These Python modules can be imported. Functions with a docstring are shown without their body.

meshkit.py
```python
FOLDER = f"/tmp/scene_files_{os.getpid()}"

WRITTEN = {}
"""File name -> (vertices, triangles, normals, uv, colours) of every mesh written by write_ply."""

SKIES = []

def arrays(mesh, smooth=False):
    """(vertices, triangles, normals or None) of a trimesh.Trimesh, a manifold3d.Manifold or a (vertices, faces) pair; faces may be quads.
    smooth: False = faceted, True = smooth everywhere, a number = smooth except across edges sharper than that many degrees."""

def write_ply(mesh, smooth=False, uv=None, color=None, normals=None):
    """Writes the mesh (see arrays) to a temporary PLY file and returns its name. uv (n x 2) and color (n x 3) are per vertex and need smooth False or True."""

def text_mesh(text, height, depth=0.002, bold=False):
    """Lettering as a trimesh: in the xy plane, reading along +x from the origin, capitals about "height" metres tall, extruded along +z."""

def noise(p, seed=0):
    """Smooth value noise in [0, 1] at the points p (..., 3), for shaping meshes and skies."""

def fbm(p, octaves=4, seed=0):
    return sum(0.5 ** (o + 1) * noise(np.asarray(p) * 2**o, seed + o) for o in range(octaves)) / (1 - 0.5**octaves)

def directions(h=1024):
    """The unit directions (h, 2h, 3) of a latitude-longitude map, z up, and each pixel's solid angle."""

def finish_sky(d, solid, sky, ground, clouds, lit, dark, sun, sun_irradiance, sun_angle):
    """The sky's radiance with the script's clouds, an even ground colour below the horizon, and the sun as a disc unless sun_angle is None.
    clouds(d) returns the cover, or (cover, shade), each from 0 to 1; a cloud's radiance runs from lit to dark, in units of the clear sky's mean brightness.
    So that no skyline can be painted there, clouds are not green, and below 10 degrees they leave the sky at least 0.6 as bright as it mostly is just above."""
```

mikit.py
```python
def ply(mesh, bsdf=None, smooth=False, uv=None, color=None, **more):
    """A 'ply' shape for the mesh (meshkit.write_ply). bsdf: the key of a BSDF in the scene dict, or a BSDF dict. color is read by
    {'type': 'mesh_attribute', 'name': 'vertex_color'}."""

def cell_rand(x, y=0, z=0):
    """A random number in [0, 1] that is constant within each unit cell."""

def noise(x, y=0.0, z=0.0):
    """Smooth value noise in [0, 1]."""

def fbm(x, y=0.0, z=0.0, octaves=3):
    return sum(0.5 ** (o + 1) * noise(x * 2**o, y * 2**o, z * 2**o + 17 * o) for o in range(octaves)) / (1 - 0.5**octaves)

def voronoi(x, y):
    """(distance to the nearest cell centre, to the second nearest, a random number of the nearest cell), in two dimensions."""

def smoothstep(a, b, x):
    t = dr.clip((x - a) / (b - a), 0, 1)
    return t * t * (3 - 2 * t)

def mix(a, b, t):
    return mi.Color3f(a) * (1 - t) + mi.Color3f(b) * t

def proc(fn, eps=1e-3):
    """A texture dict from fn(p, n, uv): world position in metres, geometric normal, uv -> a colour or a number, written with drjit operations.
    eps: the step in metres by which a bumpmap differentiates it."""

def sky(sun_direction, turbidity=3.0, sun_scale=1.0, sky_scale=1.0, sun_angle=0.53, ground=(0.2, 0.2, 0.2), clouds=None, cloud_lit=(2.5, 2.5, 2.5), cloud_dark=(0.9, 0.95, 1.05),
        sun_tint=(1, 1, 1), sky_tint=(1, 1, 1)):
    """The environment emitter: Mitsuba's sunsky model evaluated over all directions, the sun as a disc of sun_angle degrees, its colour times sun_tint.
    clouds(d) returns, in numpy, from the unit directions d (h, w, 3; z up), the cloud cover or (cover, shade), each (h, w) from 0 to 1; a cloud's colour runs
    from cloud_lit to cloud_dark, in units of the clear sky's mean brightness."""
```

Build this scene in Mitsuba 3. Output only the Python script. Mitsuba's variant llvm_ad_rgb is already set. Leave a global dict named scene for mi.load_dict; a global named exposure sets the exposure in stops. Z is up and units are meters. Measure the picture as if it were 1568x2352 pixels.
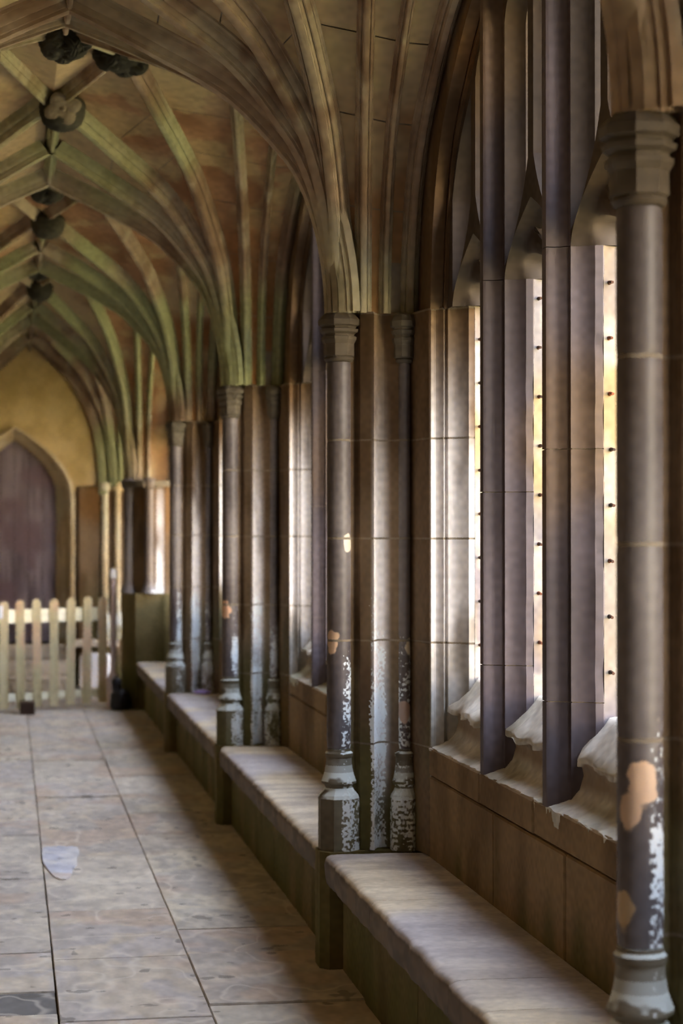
import math, numpy as np, trimesh, shapely, drjit as dr, mitsuba as mi
import manifold3d as m3
from shapely.geometry import Polygon, box as sbox
from scipy.interpolate import PchipInterpolator
import mikit, meshkit
from mikit import noise, fbm, smoothstep, mix, voronoi

T = mi.ScalarTransform4f
scene, labels = {'type': 'scene'}, {}
rng = np.random.default_rng(11)

# ------------------------------------------------------------------ camera, sky, exposure
F_PX, CX, VPX, VPY = 4600.0, 784.0, 20.0, 1222.0
YAW = math.atan((CX - VPX) / F_PX)
CAM_H = 1.5
scene['camera'] = {
    'type': 'thinlens', 'fov': 2 * math.degrees(math.atan(784 / F_PX)), 'fov_axis': 'x',
    'aperture_radius': 0.0085, 'focus_distance': 5.7,
    'near_clip': 0.05, 'far_clip': 400.0,
    'to_world': T().look_at(origin=[0, 0, CAM_H], target=[math.sin(YAW), math.cos(YAW), CAM_H + (VPY - 1176) / F_PX], up=[0, 0, 1])}


def clouds(d):
    q = meshkit.fbm(d * 2.5, 4, 3)
    return np.full(d.shape[:2], 0.6), np.clip((q - 0.35) * 1.6, 0, 1)


# sun behind the range the camera stands in: it lights the garth's lawn, whose bounce lights the vault; the windows get sky
scene['sky'] = mikit.sky((-0.60, 0.35, 0.70), turbidity=4.0, sun_scale=1.4, sky_scale=1.0, ground=(0.12, 0.13, 0.09), sky_tint=(1.02, 1.0, 1.03),
                         clouds=clouds, cloud_lit=(1.25, 1.26, 1.34), cloud_dark=(0.92, 0.95, 1.04))
exposure = 6.68


# ------------------------------------------------------------------ colours and materials
def L(h):
    v = [int(h[i:i + 2], 16) / 255 for i in (0, 2, 4)]
    return [x / 12.92 if x < 0.04045 else ((x + 0.055) / 1.055) ** 2.4 for x in v]


def stone(base, dark, warm, s=1.0, stretch=0.3, warm_amt=(0.5, 0.75), green=None, crust=None, chips=(), grain=0.3, lichen=None, limed_lit=None, rust=None, far=None, settle=None, under=None):
    base, dark, warm = L(base), L(dark), L(warm)
    gc, cc = L('56542e'), L('dfe6e6')

    def fn(p, n, uv):
        x, y, z = p.x * s, p.y * s, p.z * s
        a = fbm(x * 7, y * 7, z * 7 * stretch, 3)
        b = noise(x * 60, y * 60, z * 60)
        w = fbm(x * 2.3 + 9, y * 2.3, z * 1.7, 2)
        col = mix(dark, base, smoothstep(0.3, 0.68, a))
        col = mix(col, warm, smoothstep(warm_amt[0], warm_amt[1], w))
        if lichen:
            col = mix(col, L(lichen[0]), lichen[1] * smoothstep(0.48, 0.62, fbm(x * 9 + 3, y * 9, z * 5, 3)))
        if rust:
            m = smoothstep(rust[1] + 0.06, rust[1] - 0.06, p.z + 0.25 * (w - 0.5)) * smoothstep(0.35, 0.5, fbm(x * 6, y * 6, z * 1.2, 2))
            col = mix(col, L(rust[0]), rust[2] * m)
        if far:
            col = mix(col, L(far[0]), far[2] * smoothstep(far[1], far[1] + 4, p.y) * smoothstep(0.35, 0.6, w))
        if limed_lit:
            band = smoothstep(limed_lit[0] - 0.008, limed_lit[0] + 0.008, p.x) * smoothstep(limed_lit[1] + 0.015, limed_lit[1] - 0.02, p.x) * smoothstep(limed_lit[2] + 0.3, limed_lit[2] - 0.6, p.z)
            band = dr.maximum(band, 0.85 * smoothstep(1.407, 1.414, p.x) * smoothstep(2.2, 1.7, p.z))
            col = mix(col, L('dedad8'), 0.92 * band * smoothstep(0.2, 0.5, a))  # lime coat, paled further so window light is painted into the stone
        if green:
            z0, z1, amt = green
            m = smoothstep(z1, z0, p.z + 0.5 * (a - 0.5)) * smoothstep(0.3, 0.6, fbm(x * 5 + 40, y * 5, z * 2, 2))
            col = mix(col, gc, amt * m)
        col = col * (1 - grain / 2 + grain * b)
        if crust:
            z0, z1, amt, th, x0, x1 = crust
            band = smoothstep(z0 - 0.25, z0, p.z) * smoothstep(z1 + 0.3, z1 - 0.3, p.z) * smoothstep(x0 - 0.012, x0 + 0.012, p.x) * smoothstep(x1 + 0.012, x1 - 0.012, p.x)
            c = 0.5 * fbm(p.x * 150, p.y * 150, p.z * 110, 2) + 0.5 * fbm(p.x * 17, p.y * 17, p.z * 8, 2)
            col = mix(col, cc, amt * smoothstep(th, th + 0.06, c - 0.5 * (1 - band)))
        if under:  # brown band below the sill lip: stain together with painted shade
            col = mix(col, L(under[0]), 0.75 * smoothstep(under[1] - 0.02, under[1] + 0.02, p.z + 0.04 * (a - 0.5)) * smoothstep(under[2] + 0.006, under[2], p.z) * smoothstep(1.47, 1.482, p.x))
        if settle:
            col = mix(col, L('d3dad4'), settle * smoothstep(0.03, 0.28, n.z) * smoothstep(0.3, 0.45, fbm(p.x * 25, p.y * 25, p.z * 25, 2)))
        for (cx, cy, cz, r, cl) in chips:
            d = dr.sqrt(dr.square(p.x - cx) + dr.square((p.y - cy)) + dr.square((p.z - cz) * 0.7)) + 0.7 * r * (fbm(p.x * 40, p.y * 40, p.z * 40, 2) - 0.5)
            col = mix(col, L(cl), smoothstep(r, r * 0.85, d))
        return col
    return mikit.proc(fn)


def mat(key, tex, rough=0.75, spec=0.25, bump=None):
    b = {'type': 'principled', 'base_color': tex if isinstance(tex, dict) else {'type': 'rgb', 'value': L(tex)}, 'roughness': rough, 'specular': spec}
    if bump:
        scale, freq = bump
        b = {'type': 'bumpmap', 'bsdf': b, 'scale': scale, 'tex': mikit.proc(lambda p, n, uv: fbm(p.x * freq, p.y * freq, p.z * freq, 3), eps=0.3 / freq)}
    scene[key] = {'type': 'twosided', 'bsdf': b}
    return key


CHIP = 'bfa184'
mat('mat_shaft', stone('6e6764', '4b4443', '65574a', crust=(0.45, 1.15, 0.8, 0.455, 1.13, 1.6), green=(0.4, 0.7, 0.6),
    chips=[(1.122, 3.458, 1.05, 0.032, CHIP), (1.095, 3.468, 1.00, 0.026, CHIP), (1.092, 3.485, 0.82, 0.026, 'a98f6a'), (1.165, 3.45, 1.16, 0.02, 'b9aa9c'),
           (1.158, 6.83, 1.465, 0.024, 'd9c9b4'), (1.10, 6.83, 1.125, 0.03, CHIP), (1.38, 6.8, 1.10, 0.03, 'd8cbb0'), (1.10, 10.29, 1.10, 0.035, 'd0a888'), (1.345, 6.79, 0.88, 0.03, 'b39a88')]), 0.5, 0.4)
mat('mat_capital', stone('5f594d', '453c31', '70634d', grain=0.4), 0.7, 0.3)
mat('mat_pier', stone('75624c', '54412d', '6b4c2a', crust=(0.4, 1.2, 0.92, 0.39, 1.226, 1.298), limed_lit=(1.236, 1.30, 1.9), green=(0.5, 1.3, 0.8)), 0.75, 0.2)
mat('mat_mullion', stone('5a5154', '3e3637', '5f4d3d', stretch=0.12, crust=(0.8, 0.9, 0.3, 0.62, 1.3, 1.6)), 0.6, 0.35)
mat('mat_reveal', stone('6c6763', '57535c', '7c6a4c', stretch=0.25, warm_amt=(0.42, 0.62), lichen=('888178', 0.7)), 0.8, 0.2)
mat('mat_tracery', stone('483f38', '352d27', '4a3c2b', stretch=0.3), 0.7, 0.25)
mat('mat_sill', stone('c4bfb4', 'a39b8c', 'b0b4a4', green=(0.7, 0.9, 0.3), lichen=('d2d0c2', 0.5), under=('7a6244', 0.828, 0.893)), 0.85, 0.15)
mat('mat_dado', stone('806a4c', '665238', '8a7454', stretch=0.35, green=(0.35, 0.6, 0.7)), 0.8, 0.15)
mat('mat_dark_wall', stone('54483a', '3f352a', '4f4634'), 0.9, 0.1)
mat('mat_base', stone('78705f', '544b3a', '6a6a48', crust=(0.3, 0.8, 0.85, 0.45, 1.125, 1.6), green=(0.4, 0.7, 0.6), settle=0.85), 0.7, 0.2)


def bench_tex(p, n, uv):
    f1 = fbm(p.x * 3, p.y * 14, 1.0, 3)
    f2 = fbm(p.x * 2.2 + 7, p.y * 1.7, 2.0, 2)
    col = mix(L('a89d8e'), L('c6bba8'), smoothstep(0.3, 0.7, f1))
    col = mix(col, L('a5a0a4'), 0.6 * smoothstep(0.45, 0.65, f2))
    col = mix(col, L('c9b794'), 0.5 * smoothstep(0.55, 0.35, f2))
    col = col * (0.86 + 0.28 * fbm(p.x * 60, p.y * 60, p.z * 60, 2))
    side = smoothstep(0.393, 0.380, p.z + 0.010 * (fbm(p.x * 20, p.y * 20, p.z * 20, 2) - 0.5))  # slab sides: unworn brown stone with their shade painted in
    old_shaded = mix(L('5c4b35'), L('423726'), smoothstep(0.35, 0.65, fbm(p.x * 9, p.y * 9, p.z * 14, 3)))
    return mix(col, old_shaded, 0.9 * side)


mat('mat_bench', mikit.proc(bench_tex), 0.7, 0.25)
mat('mat_bench_base', stone('6e6140', '544a2c', '6d5c3c', green=(0.05, 0.5, 0.8)), 0.85, 0.1)
mat('mat_mortar', stone('857a6a', '6f6456', '8f8474'), 0.9, 0.1)
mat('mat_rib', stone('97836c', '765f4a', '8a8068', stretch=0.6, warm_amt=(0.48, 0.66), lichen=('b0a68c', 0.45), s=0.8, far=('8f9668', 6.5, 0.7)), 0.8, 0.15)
mat('mat_web', stone('9a7656', '7f5c40', '9f8b6c', stretch=0.5, warm_amt=(0.42, 0.62), lichen=('a89a70', 0.45), s=0.7, rust=('84562f', 2.95, 0.65)), 0.85, 0.1)
mat('mat_boss', stone('3f3d33', '2b2a23', '4a4638', grain=0.5), 0.8, 0.15)
mat('mat_petal', stone('7f7360', '665a48', '8a806c'), 0.8, 0.15)
mat('mat_plaster', stone('c4ac78', 'b39a64', 'cbb58a', stretch=0.8, grain=0.1), 0.9, 0.1)
mat('mat_surround', stone('cdbfa2', 'b39f7a', 'bdb79e', green=(0.8, 1.6, 0.6), crust=(0.5, 1.0, 0.8, 0.5, 0.3, 1.6)), 0.85, 0.1)
mat('mat_door', stone('948890', '6a5d64', '7c6870', s=2.0, stretch=0.1), 0.7, 0.25)
mat('mat_step', stone('cfc3b2', 'b6a894', 'd8cdbd'), 0.85, 0.1)
mat('mat_picket', stone('d3c69f', 'bcad80', 'd6b692', s=2.0, stretch=0.08), 0.75, 0.2)
mat('mat_rail', stone('e3dec2', 'd0c7a2', 'e6e0c8'), 0.75, 0.2)
mat('mat_iron', stone('4a2f22', '2a211d', '7a4226', s=6.0), 0.7, 0.3)
mat('mat_darkwood', '3a2a20', 0.7, 0.2)
mat('mat_black', '17171a', 0.5, 0.4)
mat('mat_post', 'd2bfbb', 0.6, 0.3)
mat('mat_white', 'eeeef2', 0.6, 0.3)
mat('mat_lilac', 'b9a8e0', 0.7, 0.2)
mat('mat_blue', '5a6c96', 0.8, 0.2)
mat('mat_added_range', stone('c9c6c3', 'b4b0ac', 'c6bfb0'), 0.9, 0.1)
mat('mat_grass', '73735c', 0.9, 0.1)


def slab_tex(a, b, c, seed):
    a, b, c = L(a), L(b), L(c)

    def fn(p, n, uv):
        f1 = fbm(p.x * 2.2 + seed, p.y * 1.6, seed, 3)
        f2 = fbm(p.x * 5 + 5 * seed, p.y * 3.2 + 2 * f1, 0.5, 4)
        col = mix(a, b, smoothstep(0.35, 0.62, f1))
        col = mix(col, c, 0.7 * smoothstep(0.45, 0.62, f2))
        col = mix(col, L('b8a08a'), 0.5 * smoothstep(0.56, 0.68, fbm(p.x * 3 + 31, p.y * 2.4, seed, 3)))
        col = col * (0.74 + 0.46 * fbm(p.x * 26, p.y * 14, seed, 3))
        vein = smoothstep(0.035, 0.0, dr.abs(fbm(p.x * 4 + 3 * seed, p.y * 3, 7.0, 3) - 0.5))
        col = mix(col, L('d6cdbd'), 0.35 * vein)
        pit = smoothstep(0.74, 0.80, fbm(p.x * 13 + seed, p.y * 11, 3.0, 3))
        return mix(col, L('5f5950'), 0.55 * pit)
    return mikit.proc(fn)


FLOOR = [mat('mat_floor_grey', slab_tex('b6ae9f', 'aaa296', 'c4b9a2', 1.0), 0.55, 0.4),
         mat('mat_floor_mauve', slab_tex('b4aba2', 'aca398', 'c2b49d', 2.0), 0.55, 0.4),
         mat('mat_floor_buff', slab_tex('b8ae9f', 'aca398', 'c4b9a6', 3.0), 0.55, 0.4)]
mat('mat_floor_dark', slab_tex('6d6a66', '605d5b', '77736c', 4.0), 0.6, 0.3)
mat('mat_floor_pale', slab_tex('c6c6ca', 'b5b4ba', 'cfcbc6', 5.0), 0.55, 0.4)
mat('mat_earth', '3d352a', 0.9, 0.1)


# ------------------------------------------------------------------ building helpers
def numbered(key):
    if key not in used:
        used[key] = 0
        return key
    while True:
        used[key] += 1
        k = f'{key}_{used[key]:03d}'
        if k not in used:
            used[k] = 0
            return k


used = {}


def thing(name, label=None, cat=None, group=None, kind=None):
    key = numbered(name)
    d = {}
    if label: d['label'] = label
    if cat: d['category'] = cat
    if group: d['group'] = group
    if kind: d['kind'] = kind
    labels[key] = d
    return key


def shape(mesh, m, smooth=False):
    return mikit.ply(mesh, m, smooth)


def put(parent, name, shp, at=None, label=None):
    key = numbered(f'{parent}__{name}' if parent else name)
    s = dict(shp)
    if at is not None: s['to_world'] = T().translate(list(at))
    scene[key] = s
    if label: labels[key] = {'label': label}
    return key


def obj(parent, name, mesh, m, smooth=False, label=None):
    return put(parent, name, shape(mesh, m, smooth), None, label)


def manifold_mesh(m):
    k = m.to_mesh()
    return trimesh.Trimesh(np.array(k.vert_properties[:, :3]), np.array(k.tri_verts), process=False)


def cross(poly):
    polys = list(getattr(poly, 'geoms', [poly]))
    rings = []
    for g in polys:
        if g.is_empty or g.geom_type != 'Polygon': continue
        g = shapely.geometry.polygon.orient(g, 1.0)
        rings.append(np.array(g.exterior.coords)[:-1])
        rings += [np.array(r.coords)[:-1] for r in g.interiors]
    return m3.CrossSection([r.tolist() for r in rings], m3.FillRule.EvenOdd)


def prism(poly, z0, z1):
    """polygon in x, y extruded in z"""
    if not hasattr(poly, 'exterior') and not hasattr(poly, 'geoms'): poly = Polygon(poly)
    return manifold_mesh(m3.Manifold.extrude(cross(poly), z1 - z0).translate([0, 0, z0]))


def plate_x(poly, x0, x1):
    """polygon in y, z extruded in x"""
    m = prism(poly, x0, x1)
    m.vertices = m.vertices[:, [2, 0, 1]]
    return m


def plate_y(poly, y0, y1):
    """polygon in x, z extruded in y"""
    m = prism(poly, y0, y1)
    m.vertices = m.vertices[:, [0, 2, 1]]
    m.faces = m.faces[:, ::-1]
    return m


def grid(P, close_v=False):
    """P (n, m, 3) -> mesh of quads"""
    n, k = P.shape[:2]
    idx = np.arange(n * k).reshape(n, k)
    if close_v: idx = np.hstack([idx, idx[:, :1]])
    a, b, c, d = idx[:-1, :-1].ravel(), idx[1:, :-1].ravel(), idx[1:, 1:].ravel(), idx[:-1, 1:].ravel()
    return trimesh.Trimesh(P.reshape(-1, 3), np.vstack([np.c_[a, b, c], np.c_[a, c, d]]), process=False)


def cat(ms):
    return trimesh.util.concatenate(ms)


def lathe(prof, n=24, cx=0, cy=0, rot=0.0):
    """prof: (r, z) list, bottom to top"""
    a = np.arange(n) * 2 * math.pi / n + rot
    P = np.array([[(cx + r * math.cos(t), cy + r * math.sin(t), z) for t in a] for r, z in prof])
    g = grid(P, True)
    v = np.vstack([g.vertices, [[cx, cy, prof[0][1]], [cx, cy, prof[-1][1]]]])
    nv, f = len(g.vertices), []
    for i in range(n):
        f.append([nv, (i + 1) % n, i]); f.append([nv + 1, nv - n + i, nv - n + (i + 1) % n])
    m = trimesh.Trimesh(v, np.vstack([g.faces, f]), process=False)
    trimesh.repair.fix_normals(m)
    return m


def bevel_box(x0, x1, y0, y1, z0, z1, c=0.006):
    pts = []
    for sx, X in ((1, x0), (-1, x1)):
        for sy, Y in ((1, y0), (-1, y1)):
            for sz, Z in ((1, z0), (-1, z1)):
                pts += [(X, Y + sy * c, Z + sz * c), (X + sx * c, Y, Z + sz * c), (X + sx * c, Y + sy * c, Z)]
    return manifold_mesh(m3.Manifold.hull_points(np.array(pts)))


def oct_pts(r):
    a = np.arange(8) * math.pi / 4 + math.pi / 8
    R = r / math.cos(math.pi / 8)
    return np.c_[R * np.cos(a), R * np.sin(a)]


def oct_lathe(prof):
    return lathe([(r / math.cos(math.pi / 8), z) for r, z in prof], 8, rot=math.pi / 8)


# ------------------------------------------------------------------ layout
XC, XR = 1.130, 0.20                  # main columns, ridge of the vault
XW = 1.41                             # face of the window wall
YC = [-6.8, -3.35, 0.06, 3.50, 6.86, 10.32, 13.75, 17.20]
Y_END, X_LEFT, Z_TOP = 19.75, -1.02, 4.15
ZB, ZS = 0.402, 2.257                 # bench top, springing
PITCH = 0.715

# ------------------------------------------------------------------ floor
fl = thing('floor', 'worn flagstone floor of the cloister walk with long straight joints', kind='structure')
obj(fl, 'bed', cat([trimesh.creation.box(bounds=[[-1.3, -7.5, -0.12], [1.8, 17.5, -0.012]]), trimesh.creation.box(bounds=[[-1.3, 17.5, -0.12], [6.6, 20.2, -0.012]])]), 'mat_earth')
LINES = [-1.02, -0.86, -0.33, 0.155, 0.628, 1.15]
CUTS = {3: None, 2: [5.6, 6.33, 6.64, 7.25, 8.1, 8.8, 10.06, 11.35, 12.35, 13.4, 14.6, 15.7, 16.8, 17.6]}


def slab_mesh(x0, x1, y0, y1, dz):
    nx, ny = 5, max(4, int((y1 - y0) / 0.1))
    g = 0.004
    X, Y = np.meshgrid(np.linspace(x0 + g, x1 - g, nx), np.linspace(y0 + g, y1 - g, ny), indexing='ij')
    Z = dz + 0.007 * (meshkit.fbm(np.stack([X * 3, Y * 3, X * 0 + dz * 90], -1), 3) - 0.5)
    top = np.stack([X, Y, Z], -1)
    b = np.full(X.shape, 0.0)
    ring = lambda A: np.vstack([A[0, :], A[1:, -1], A[-1, ::-1][1:], A[::-1, 0][1:-1]])
    r = ring(top)
    lo = r.copy(); lo[:, 2] = -0.03
    out = r.copy(); out[:, 2] -= 0.006
    cxy = np.array([(x0 + x1) / 2, (y0 + y1) / 2])
    out[:, :2] += np.sign(r[:, :2] - cxy) * (np.abs(np.abs(r[:, :2] - cxy) - np.array([(x1 - x0) / 2 - g, (y1 - y0) / 2 - g])) < 1e-6) * 0.002
    lo[:, :2] = out[:, :2]
    return cat([grid(top), grid(np.stack([r, out, lo], 0), True)])


for col in range(5):
    y = -7.4
    cuts = []
    while y < 19.7:
        cuts.append(y); y += rng.uniform(0.45, 1.0) if y > -1 else 1.2
    if col == 2: cuts = [c for c in cuts if c < 5.2] + CUTS[2] + [18.4, 19.2]
    if col == 3: cuts = [c for c in cuts if c < 5.2] + [5.45, 6.2, 7.1, 8.0, 8.55, 9.35, 10.4, 11.45, 12.1, 13.3, 14.4, 15.2, 16.4, 17.2, 18.3, 19.2]
    cuts.append(19.75)
    for a, b in zip(cuts[:-1], cuts[1:]):
        m = FLOOR[rng.integers(0, 3)]
        if col == 2 and a == 6.33: m = 'mat_floor_dark'
        if a > 12.5 and col < 4: m = FLOOR[rng.integers(0, 2)]
        dz = rng.uniform(-0.004, 0.003) - (0.012 if m == 'mat_floor_dark' else 0)
        obj(fl, 'slab', slab_mesh(LINES[col], LINES[col + 1], a, b, dz), m, 35)
for i in range(6):
    obj(fl, 'slab', slab_mesh(1.15 + i * 0.9, 2.05 + i * 0.9, 17.5, 18.6, 0), FLOOR[i % 3], 35)
    obj(fl, 'slab', slab_mesh(1.15 + i * 0.9, 2.05 + i * 0.9, 18.6, 19.75, 0), FLOOR[(i + 1) % 3], 35)
# pale worn repair patch in the joint
a = np.linspace(0, 2 * math.pi, 28, endpoint=False)
pr = 1 + 0.35 * (meshkit.noise(np.c_[np.cos(a) * 1.7, np.sin(a) * 1.7, a * 0]) - 0.5) * 2
pp = Polygon(np.c_[0.245 + 0.085 * pr * np.cos(a), 9.25 + 0.42 * pr * np.sin(a)])
obj(fl, 'pale_patch', prism(pp, -0.006, 0.0052), 'mat_floor_pale', label='bluish white worn patch in the flagstones')

# ------------------------------------------------------------------ right wall: piers
wr = thing('wall_right', 'brown stone window wall of the cloister with moulded piers', kind='structure')


def arc(cx, cy, r, a0, a1, n):
    t = np.radians(np.linspace(a0, a1, n))
    return [(cx + r * math.cos(x), cy + r * math.sin(x)) for x in t]


half = [(1.150, 0.0), (1.158, 0.014), (1.172, 0.006), (1.188, 0.006), (1.197, 0.012), (1.199, 0.034), (1.241, 0.074)]
half += [(1.241 + 0.092 * u, 0.074 - 0.060 * math.sin(math.pi * min(1, u ** 0.85 * 1.02)) - 0.022 * u) for u in np.linspace(0.05, 1, 11)]
half += [(1.372, 0.040), (1.378, 0.052), (1.406, 0.205), (1.412, 0.212)]
half += [(1.412 + 0.040 * u, 0.212 + 0.018 * u - 0.016 * math.sin(math.pi * u)) for u in np.linspace(0.1, 1, 6)]
half += [(1.454, 0.222), (1.463, 0.216), (1.466, 0.235)]
half += [(1.466 + 0.059 * u, 0.235 + 0.055 * u - 0.014 * math.sin(math.pi * u)) for u in np.linspace(0.1, 1, 6)]
jamb_in = len(half)
half += [(1.545, 0.290), (1.58, 0.262), (1.65, 0.24)]
plan = np.array(half + [(x, -t) for x, t in half[::-1][:-1]])
plan_poly = Polygon(plan).buffer(0)
COURSE = [ZB, 0.77, 1.125, 1.478, 1.818, ZS]
pier_stone = [shape(prism(plan_poly, a + 0.0035, b - 0.0035), 'mat_pier', 25) for a, b in zip(COURSE[:-1], COURSE[1:])]
pier_joint = [shape(prism(plan_poly.buffer(-0.002), z - 0.004, z + 0.004), 'mat_mortar', 25) for z in COURSE[1:]]
pier_foot = shape(prism(Polygon([(1.15, -0.062), (1.412, -0.062), (1.412, -0.26), (1.65, -0.26), (1.65, 0.26), (1.412, 0.26), (1.412, 0.062), (1.15, 0.062)]), 0, ZB), 'mat_bench_base')
pedestal = shape(prism(Polygon([(1.055, -0.05), (1.055, 0.05), (1.085, 0.08), (1.16, 0.08), (1.16, -0.08), (1.085, -0.08)]), 0, ZB), 'mat_bench_base')
for yc in YC[:-1]:
    pk = numbered(f'{wr}__pier')
    for s in pier_stone: put(pk, 'stone', s, (0, yc, 0))
    for s in pier_joint: put(pk, 'mortar_joint', s, (0, yc, 0))
    put(pk, 'foot', pier_foot, (0, yc, 0)); put(pk, 'pedestal', pedestal, (0, yc, 0))

# ------------------------------------------------------------------ columns with capital, drums, base
SHAFT_R = 0.042


def column_parts(r, zc, scale, zb0):
    """capital, drums, joints, base: all round the origin"""
    k = scale
    cap = oct_lathe([(0.046 * k, zc - 0.150), (0.051 * k, zc - 0.146), (0.050 * k, zc - 0.104), (0.055 * k, zc - 0.096), (0.058 * k, zc - 0.090), (0.058 * k, zc - 0.080), (0.050 * k, zc - 0.078), (0.051 * k, zc - 0.071),
                     (0.062 * k, zc - 0.064), (0.064 * k, zc - 0.054), (0.055 * k, zc - 0.051), (0.057 * k, zc - 0.045), (0.068 * k, zc - 0.040), (0.069 * k, zc - 0.022), (0.058 * k, zc - 0.008), (0.050 * k, zc)])
    neck = lathe([(r, zc - 0.168), (r + 0.006, zc - 0.164), (r + 0.010, zc - 0.157), (r + 0.006, zc - 0.150), (r, zc - 0.146)], 24)
    base = lathe([(0.046 * k, zb0 + 0.214), (0.050 * k, zb0 + 0.224), (0.0605 * k, zb0 + 0.230), (0.0615 * k, zb0 + 0.237), (0.057 * k, zb0 + 0.247), (0.050 * k, zb0 + 0.268), (0.046 * k, zb0 + 0.292), (0.044 * k, zb0 + 0.316), (0.0485 * k, zb0 + 0.322), (0.0485 * k, zb0 + 0.333), (r, zb0 + 0.340), (r, zb0 + 0.348)], 24)
    plinth = oct_lathe([(0.068 * k, zb0), (0.068 * k, zb0 + 0.178), (0.064 * k, zb0 + 0.190), (0.052 * k, zb0 + 0.204), (0.046 * k, zb0 + 0.214)])
    zs = [zb0 + 0.347, 1.125, 1.478, 1.818, zc - 0.165]
    drums, joints = [], []
    for a, b in zip(zs[:-1], zs[1:]):
        if b - a < 0.05: continue
        zz = np.linspace(a + 0.003, b - 0.003, 24)
        t = np.arange(20) * 2 * math.pi / 20
        ZZ, TT = np.meshgrid(zz, t, indexing='ij')
        rough = np.clip((1.25 - ZZ) * 1.5, 0.12, 1)
        P = np.stack([np.cos(TT), np.sin(TT), ZZ], -1)
        rr = r + 0.004 * rough * (meshkit.fbm(P * [2.5, 2.5, 22] + a * 7, 3) - 0.5)
        edge = np.minimum(1, np.minimum(ZZ - zz[0], zz[-1] - ZZ) / 0.004) * 0.0015 - 0.0015
        g = grid(np.stack([(rr + edge) * np.cos(TT), (rr + edge) * np.sin(TT), ZZ], -1), True)
        drums.append(g)
        joints.append(lathe([(r - 0.001, b - 0.004), (r - 0.0005, b), (r - 0.001, b + 0.004)], 20))
    return cap, neck, base, plinth, drums, joints


def column_shapes(r, zc, k, zb0):
    cap, neck, base, plinth, drums, joints = column_parts(r, zc, k, zb0)
    return dict(capital=[shape(cap, 'mat_capital')], neck_ring=[shape(neck, 'mat_capital', 40)], base=[shape(base, 'mat_base', 40)], plinth=[shape(plinth, 'mat_base')],
                drum=[shape(d, 'mat_shaft', 40) for d in drums], mortar_joint=[shape(j, 'mat_mortar', 40) for j in joints[:-1]])


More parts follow.
